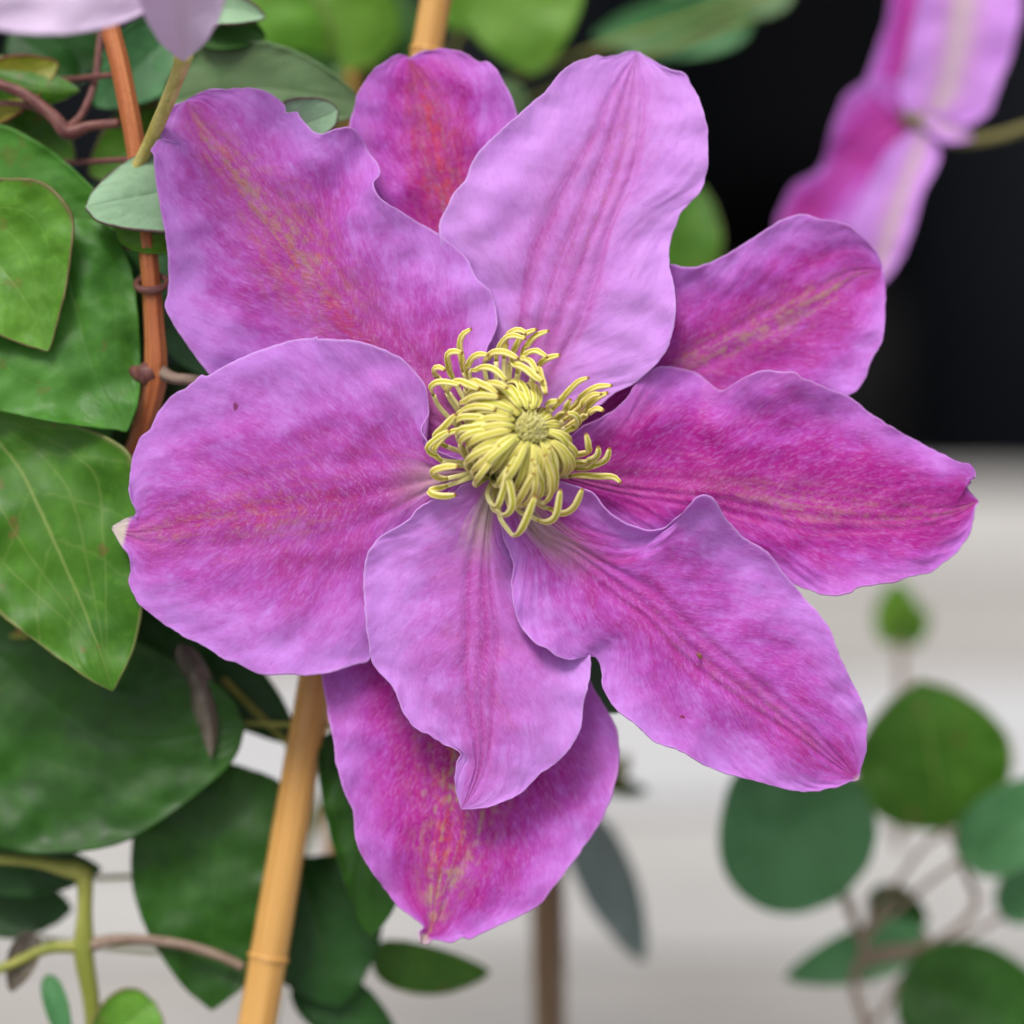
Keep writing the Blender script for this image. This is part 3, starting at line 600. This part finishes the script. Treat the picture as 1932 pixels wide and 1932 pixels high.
leaf(vine, [(430,360),(400,290),(350,268),(301,276),(260,291),(227,311),(200,334),(174,362),(162,391)], [(430,360),(340,360),(250,372),(162,391)],
     [(430,360),(400,425),(350,438),(307,437),(267,434),(227,428),(185,416),(162,391)], [-70,-58,-50,-52], [0,-20,-22,0], [0,22,18,0], 'wax', seed=2.6)
leaf(vine, [(430,425),(340,420),(270,415),(219,428)], [(430,440),(340,450),(270,448),(219,428)], [(430,460),(350,475),(300,476),(262,473),(228,456),(219,428)], [-100,-84,-76,-72], [0,0,0,0], [0,14,10,0], 'olive' if 0 else 'lime', seed=1.6)
leaf(vine, [(470,300),(500,230),(538,192),(585,185),(621,192),(637,208)], [(470,300),(540,250),(600,225),(637,208)], [(470,300),(530,300),(590,265),(620,246),(634,230),(637,208)], [-110,-95,-90,-92], [0,10,8,0], [0,6,8,0], 'wax', seed=6.6)
sleaf(vine, (300,200), (690,205), 92, -230, -190, 'grey', bend=34, seed=4.1)
sleaf(vine, (-80,270), (225,430), 100, -170, -130, 'mid', bend=-30, seed=4.6)
sleaf(vine, (-60,120), (150,170), 45, -190, -170, 'fresh', bend=-16, cup=-20, seed=9.6)
sleaf(vine, (-60,215), (110,120), 55, -210, -180, 'olive', bend=10, seed=9.9)
sleaf(vine, (330,60), (180,200), 70, -300, -260, 'blue', seed=2.9)
sleaf(vine, (360,210), (170,330), 75, -330, -300, 'fresh2', seed=2.2)
sleaf(vine, (360,20), (500,32), 30, -170, -150, 'wax', bend=10, seed=12.2)
sleaf(vine, (370,60), (500,70), 40, -200, -190, 'dark', bend=12, seed=12.9)
sleaf(vine, (-70,190), (140,300), 80, -270, -260, 'fresh', seed=12.4)
sleaf(vine, (20,60), (150,150), 50, -330, -330, 'deep', seed=12.7)
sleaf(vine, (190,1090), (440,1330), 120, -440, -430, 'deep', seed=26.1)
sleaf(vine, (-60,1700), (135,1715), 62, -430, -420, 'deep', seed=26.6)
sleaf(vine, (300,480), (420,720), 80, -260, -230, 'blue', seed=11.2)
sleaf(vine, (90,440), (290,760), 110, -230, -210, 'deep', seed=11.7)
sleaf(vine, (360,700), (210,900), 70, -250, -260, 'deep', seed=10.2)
# shaded leaves, lower left
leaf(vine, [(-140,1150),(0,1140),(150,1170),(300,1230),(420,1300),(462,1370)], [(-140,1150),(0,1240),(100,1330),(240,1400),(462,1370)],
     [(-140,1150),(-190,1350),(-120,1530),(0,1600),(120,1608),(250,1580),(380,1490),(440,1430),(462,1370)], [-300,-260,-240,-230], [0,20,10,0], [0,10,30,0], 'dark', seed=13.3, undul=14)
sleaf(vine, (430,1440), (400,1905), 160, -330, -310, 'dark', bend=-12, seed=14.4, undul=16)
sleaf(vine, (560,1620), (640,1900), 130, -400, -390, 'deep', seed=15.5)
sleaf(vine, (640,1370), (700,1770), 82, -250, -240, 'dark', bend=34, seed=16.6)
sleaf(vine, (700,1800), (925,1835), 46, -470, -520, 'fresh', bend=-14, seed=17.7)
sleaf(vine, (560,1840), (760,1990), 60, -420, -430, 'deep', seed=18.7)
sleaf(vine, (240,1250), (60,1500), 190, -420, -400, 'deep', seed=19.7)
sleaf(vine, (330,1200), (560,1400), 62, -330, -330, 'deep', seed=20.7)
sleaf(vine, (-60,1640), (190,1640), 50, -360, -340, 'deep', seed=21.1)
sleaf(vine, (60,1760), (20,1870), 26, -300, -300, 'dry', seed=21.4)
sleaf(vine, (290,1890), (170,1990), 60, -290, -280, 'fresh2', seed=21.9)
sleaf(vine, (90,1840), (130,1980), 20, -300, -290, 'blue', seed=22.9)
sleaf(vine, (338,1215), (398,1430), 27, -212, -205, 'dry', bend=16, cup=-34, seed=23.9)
sleaf(vine, (1060,1190), (1165,1345), 60, -170, -160, 'blue', seed=24.9)
# stems
tube('stem', vine, [(188,-260,-120,17),(200,0,-110,17),(228,130,-100,17),(258,290,-92,17),(280,480,-88,16),(290,600,-88,17),(294,690,-90,20),(284,760,-115,19),(240,880,-160,17),(120,1080,-240,17),(-60,1400,-330,17),(-120,2000,-330,17),(-110,2880,-200,17)], ST['red'], 24, 140, ribs=6, rib=.13)
tube('stem', vine, [(256,536,-88,6),(262,545,-72,7),(285,548,-66,8),(308,542,-74,7),(316,530,-90,6),(300,520,-104,6),(272,522,-104,6),(256,534,-90,6)], ST['dkred'], 10, 40)
tube('stem', vine, [(292,700,-90,19),(272,705,-92,22),(255,702,-96,13),(235,690,-110,9)], ST['dkred'], 14, 24)
tube('stem', vine, [(-60,140,-140,10),(40,175,-135,11),(100,220,-130,13),(128,250,-128,15),(170,238,-125,10),(225,232,-112,9)], ST['dkred'], 12, 40)
tube('stem', vine, [(125,245,-130,10),(155,215,-150,8),(180,150,-180,7),(190,60,-200,7)], ST['dkred'], 10, 30)
tube('stem', vine, [(120,240,-130,9),(70,205,-150,7),(20,195,-160,6),(-40,200,-170,6)], ST['dkred'], 10, 30)
tube('stem', vine, [(-60,1618,-270,10),(60,1625,-275,11),(128,1640,-280,17),(150,1640,-282,25),(160,1662,-284,17),(160,1720,-284,15),(158,1770,-284,20),(158,1800,-284,20),(170,2000,-300,14),(60,2350,-300,14),(-100,2860,-205,14)], ST['green'], 14, 60)
tube('stem', vine, [(158,1785,-284,15),(230,1772,-280,11),(320,1778,-276,10),(400,1798,-272,10),(460,1825,-270,9)], ST['brown'], 12, 40)
tube('stem', vine, [(158,1785,-284,15),(90,1790,-284,11),(20,1820,-284,10),(-60,1850,-284,9)], ST['green'], 12, 40)
tube('stem', vine, [(420,1280,-320,7),(500,1360,-325,7),(560,1420,-330,8)], ST['green'], 10, 20)
# petioles that tie the other leaves to the stem (behind them)
for (lx, ly, lw, sy, sw) in ((-80,270,-172,300,-95), (300,190,-262,180,-98), (-60,120,-192,140,-100), (430,360,-72,420,-90), (470,300,-112,250,-95), (110,405,-112,470,-90), (-150,700,-132,800,-125),
                         (-140,1150,-302,1200,-232), (430,1440,-332,1500,-340), (640,1370,-252,1300,-260), (560,1620,-402,1650,-410), (700,1800,-472,1750,-425)):
    sx = 250 if sy > 700 else 260
    sx = np.interp(sy, [0, 290, 480, 690, 900, 1080, 1400, 2000], [200, 258, 280, 294, 230, 120, -60, -120])
    tube('petiole', vine, [(lx, ly, lw-2, 5), ((lx+sx)/2, (ly+sy)/2+20, min(lw, sw)-40, 5.5), (sx, sy, sw-4, 6)], ST['dkred'] if sy < 700 else ST['green'], 8, 20)
# flower stalk
tube('stalk', flower, [(294,694,-90,15),(325,713,-80,12),(370,718,-80,11),(480,740,-95,11),(650,800,-110,12),(820,850,-90,14),(915,872,-40,20),(936,878,-22,30)], ST['brown'], 16, 60)

# ------------------------------------------------------------------ bamboo canes
def cane_mat(name, c1, c2):
    t = NT(name); u, v = t.uv(); n = t.noise(t.vec(t.mul(u, 3), t.mul(t.math('PINGPONG', v, .5), 22), 0.0), 1, 4, .6); n2 = t.noise(t.obj(), 60, 4, .6)
    c = t.mix(t.step(n, .3, .7), srgb(*c1), srgb(*c2)); c = t.mix(t.step(n2, .5, .72, 0, .5), c, srgb(*[k*.72 for k in c1]))
    return t.bsdf(c, .42, .45, t.bump(n, .3, .0002))
CM = cane_mat('bamboo', (186, 134, 66), (214, 166, 96))
def cane(pts, label, mat=CM, nodes=()):
    p0 = at(*pts[0][:3]); root = empty('bamboo_cane', p0); tag(root, label, 'cane', 'bamboo canes')
    tube('shaft', root, pts, mat, 20, 90)
    for f in nodes:
        P = catmull(pts, 200)[int(f*199)]; Q = catmull(pts, 200)[min(199, int(f*199)+2)]; d = (Q[:3]-P[:3]); d /= np.linalg.norm(d)
        tube('node', root, [tuple(P[:3]+d*k)+(P[3]*r,) for k, r in ((-7, .98), (-3, 1.06), (0, 1.13), (2, 1.05), (5, 1.1), (9, .98))], mat, 20, 16)
    return root
def to_deck(a, b, wd):   # depth-constant extension of the line a-b to the deck
    return a
cane([(822-338*(-420)/1932,-420,-250,30),(822,0,-250,31),(651,966,-250,33),(485,1932,-250,38),(400,2460,-250,39),(330,2880,-180,39)], 'thick tan bamboo cane leaning close behind the big pink flower', CM, (.16, .46, .675))
CM2 = cane_mat('bamboo_grey', (150, 120, 84), (120, 96, 70))
cane([(690,-700,-1000,26),(672,0,-1000,26),(655,600,-1000,26),(640,1300,-1000,27),(625,2200,-1000,28)], 'thin pale cane standing upright among the blurred bright green leaves', CM)
cane([(1015,900,-1000,30),(1022,1300,-1000,31),(1030,1700,-1000,34),(1045,2190,-1000,36)], 'grey-brown stake rising from the deck behind the green-streaked petal', CM2)

# ------------------------------------------------------------------ second plant behind: blurred leaves at the top
bv = empty('clematis_vine', at(480, 2260, -880)); tag(bv, 'blurred bright green clematis vine growing around the thin pale cane', 'vine')
for (b, tp, hw, w0, w1, m, s) in (((560,160), (420,-60), 120, -520, -500, 'fresh2', 31), ((700,120), (600,-80), 90, -560, -560, 'lime', 32), ((740,220), (760,-20), 70, -620, -620, 'dark', 33),
     ((960,-120), (1010,140), 120, -560, -520, 'lime', 34), ((870,60), (900,-140), 70, -600, -600, 'fresh2', 35), ((1420,30), (1120,70), 60, -740, -760, 'blue', 36), ((1500,-30), (1250,-20), 60, -760, -760, 'grey', 37),
     ((1290,540), (1320,350), 58, -640, -650, 'fresh', 38), ((480,230), (640,120), 90, -480, -480, 'dark', 39), ((620,230), (520,110), 80, -560, -560, 'fresh2', 40), ((330,120), (470,260), 90, -520, -540, 'dark', 41), ((120,30), (60,-120), 100, -460, -460, 'dark', 42),
     ((180,120), (40,60), 60, -420, -430, 'deep', 44), ((980,220), (930,150), 34, -420, -430, 'grey', 45), ((60,420), (250,600), 150, -420, -430, 'deep', 46), ((100,900), (330,760), 130, -420, -430, 'deep', 47), ((420,700), (260,1000), 120, -460, -470, 'deep', 48)):
    sleaf(bv, b, tp, hw, w0-220, w1-220, m, seed=s*1.7, nu=44, nv=24)
    tube('petiole', bv, [(b[0], b[1], w0-222, 5), ((b[0]+760)/2, b[1]+120, -900, 6), (762, b[1]+260, -880, 6)], ST['green'], 8, 18)
tube('stem', bv, [(700,-100,-880,14),(740,300,-880,14),(765,900,-880,15),(720,1300,-880,15),(570,1600,-880,15),(505,1932,-880,15),(480,2250,-880,16)], ST['green'], 10, 50)

# ------------------------------------------------------------------ pale flower hanging in at the top left, nearer the viewer
pf = empty('clematis_flower', at(346, 104, 210)); tag(pf, 'whitish lilac clematis flower hanging on a pale yellow-green stalk by the red-brown stem', 'flower')
PMAT = petal_mat('sepal_whitish', 41.0, pale=.9, mag=-.3, bar=.25, green=0, red=0, white=.2, bw=.16, fade=.8)
def psep(b, tp, hw, w0, w1, parent, mat, bend=0.0, e=10, seed=0, nu=50, nv=30, round_=.85):
    b = np.array(b, float); tp = np.array(tp, float); d = tp-b; L = np.linalg.norm(d); d /= L; s = np.array([d[1], -d[0]]); us = np.linspace(0, 1, 15)
    M = [tuple(b+d*L*x+s*bend*4*x*(1-x)) for x in us]
    side = lambda g: [tuple(b+d*L*x+s*(bend*4*x*(1-x)+g*hw*(math.sin(math.pi*x**round_)**.8 if 0 < x < 1 else 0))) for x in us]
    return blade('sepal', parent, side(1), M, side(-1), [w0, w0*.6+w1*.4+10, w0*.3+w1*.7+8, w1], [0, e, e, 0], [0, e, e, 0], mat, nu=nu, nv=nv, seed=seed, undul=14, pleats=(-.12, .12), pleat=5)
psep((346,116), (322,-320), 92, 230, 560, pf, PMAT, seed=51, bend=-6)
psep((330,-30), (-140,10), 92, 260, 520, pf, PMAT, seed=52, bend=-16)
psep((345,-20), (60,-300), 110, 180, 420, pf, PMAT, seed=53)
psep((350,0), (520,-330), 90, 150, 260, pf, PMAT, seed=54)
tube('stalk', pf, [(250,330,-85,12),(275,285,-60,13),(302,225,-10,14),(327,165,70,14),(342,124,160,15),(346,104,208,18)], ST['pale'], 16, 50)

# ------------------------------------------------------------------ pink flower seen from the side, far right
sf = empty('clematis_flower', at(1745, 225, -785)); tag(sf, 'blurred pink clematis flower seen side-on before the dark pots', 'flower')
PB = petal_mat('sepal_back_pale', 43.0, pale=.55, mag=-.15, bar=.9, green=.0, red=0, white=0, bw=.3, barcol=(214, 206, 190))
PP = petal_mat('sepal_vivid_pink', 47.0, pale=.0, mag=.12, bar=.3, green=.0, red=0, white=0, bw=.2)
WS = -780
def side(A, M, B, w0, w1, mat, seed, e=12): blade('sepal', sf, A, M, B, [WS+w0, WS+(w0+w1)/2+10, WS+w1], [0, e, e, 0], [0, e, e, 0], mat, nu=60, nv=36, seed=seed, undul=10, pleats=(-.12, .12), pleat=5)
side([(1740,250),(1700,180),(1715,100),(1735,0),(1755,-120),(1800,-200)], [(1740,250),(1785,170),(1808,60),(1815,-60),(1800,-200)], [(1740,250),(1850,225),(1890,150),(1918,60),(1925,-20),(1880,-150),(1800,-200)], 0, 20, PB, 61)
side([(1740,245),(1645,165),(1652,110),(1676,40),(1684,-20),(1700,-120)], [(1740,245),(1700,150),(1705,60),(1712,-20),(1700,-120)], [(1740,245),(1765,150),(1768,40),(1750,-60),(1700,-120)], -40, -80, PP, 62)
side([(1745,220),(1680,150),(1608,171),(1577,228),(1551,316),(1500,350),(1470,410),(1465,440)], [(1745,220),(1670,240),(1600,310),(1530,390),(1465,440)], [(1745,220),(1745,285),(1690,340),(1620,410),(1550,450),(1465,440)], -40, -60, PP, 64)
side([(1745,235),(1690,270),(1630,370),(1600,460),(1650,545)], [(1745,235),(1718,330),(1690,420),(1650,545)], [(1745,235),(1772,290),(1740,361),(1724,418),(1694,494),(1650,545)], 0, 30, PB, 63)
side([(1740,215),(1790,215),(1835,262)], [(1740,225),(1785,240),(1835,262)], [(1740,235),(1785,268),(1835,262)], 20, 30, PB, 66, 6)
V = []; Fc = []; ns = 16; pts = [(1700,215,-790,14),(1725,222,-785,24),(1745,232,-782,24),(1775,252,-784,15),(1810,266,-785,12),(1880,258,-785,11),(1960,236,-785,11),(2100,230,-785,10),(2180,400,-785,10),(2190,1200,-785,11),(2170,2240,-785,12)]
tube('stalk', sf, pts, stem_mat('stem_dull_olive', (104, 100, 52), (128, 120, 70), .6), 14, 60)

# ------------------------------------------------------------------ plant with round leaves, right
rp = empty('young_clematis_plant', at(1620, 2330, -750)); tag(rp, 'young plant with round blue-green leaves on thin brown stems over the decking', 'plant')
for (b, tp, hw, w0, w1, m, s, rr) in (((1590,1692), (1400,1440), 152, -750, -670, 'blue', 71, .9), ((1782,1568), (1735,1285), 150, -890, -850, 'fresh', 72, .9), ((1812,1622), (2060,1470), 78, -750, -750, 'blue', 73, .8),
     ((1752,1762), (1482,1846), 50, -810, -810, 'blue', 74, .8), ((1695,1850), (2010,1960), 118, -790, -750, 'dark', 75, .85), ((1890,1730), (2030,1600), 56, -830, -830, 'blue', 76, .85), ((1640,1690),(1750,1740), 40, -850, -850, 'dark', 77, .85)):
    sleaf(rp, b, tp, hw, w0, w1, m, seed=s*1.3, nu=50, nv=28, round_=rr)
    tube('petiole', rp, [(b[0], b[1], w0, 6), ((b[0]*.6+1640*.4), b[1]+50, -800, 6), (1630, max(b[1]+90, 1770), -790, 7)], ST['brown'], 8, 20)
tube('stem', rp, [(1790,1560,-830,7),(1820,1640,-810,8),(1840,1710,-800,8),(1760,1780,-795,8),(1640,1800,-790,9),(1612,1860,-785,9),(1640,1990,-780,10),(1625,2320,-752,11)], ST['brown'], 12, 60)
tube('stem', rp, [(1600,1690,-750,7),(1618,1750,-780,8),(1632,1800,-790,9)], ST['brown'], 10, 20)
# further small shoots on the deck
def shoot(px, py, wd, label, leaves, cy):
    p = at(px, cy, wd); root = empty('small_shoot', p); tag(root, label, 'plant')
    tube('stem', root, [(px, py, wd, 9), (px+6, (py+cy)/2, wd, 11), (px-4, cy, wd, 12)], ST['brown'], 10, 24)
    for k, (b, tp, hw, m) in enumerate(leaves): sleaf(root, b, tp, hw, wd, wd+20, m, seed=px+k*3.3, nu=30, nv=18)
    return root
shoot(1698, 1200, -1300, 'lone yellow-green shoot with a blurred leaf tuft standing on the decking', [((1698,1220), (1690,1095), 44, 'lime'), ((1700,1215), (1750,1150), 26, 'fresh')], 1600)
shoot(1052, 1480, -940, 'dull grey-green drooping leaf on a thin stem tied to the grey-brown stake', [((1090,1535), (1215,1815), 52, 'ash'), ((1140,1490), (1185,1425), 18, 'olive'), ((1140,1480), (1220,1492), 13, 'dark')], 2200)
# brown husk fragment lying on the lower right petal
b = at(1320, 1237, 34); V = []; Fc = []
for i in range(6):
    for j in range(8):
        a = 2*math.pi*j/8; r = (.1, .8, 1, .85, .5, .08)[i]*5.5; x = (i-2.5)*3.2
        V.append(at(1320+x*.55+r*math.cos(a)*.8, 1238+x*.9-r*math.cos(a)*.35, 22+r*math.sin(a)*.55+2))
Fc = [(i*8+j, i*8+(j+1) % 8, (i+1)*8+(j+1) % 8, (i+1)*8+j) for i in range(5) for j in range(8)]+[tuple(range(8))[::-1], tuple(range(40, 48))]
hk = mesh('seed_husk', V, Fc, stem_mat('husk_brown', (110, 50, 44), (150, 120, 100), .7)); tag(hk, 'tiny brown husk fragment lying on a pleated petal of the big flower', 'husk')
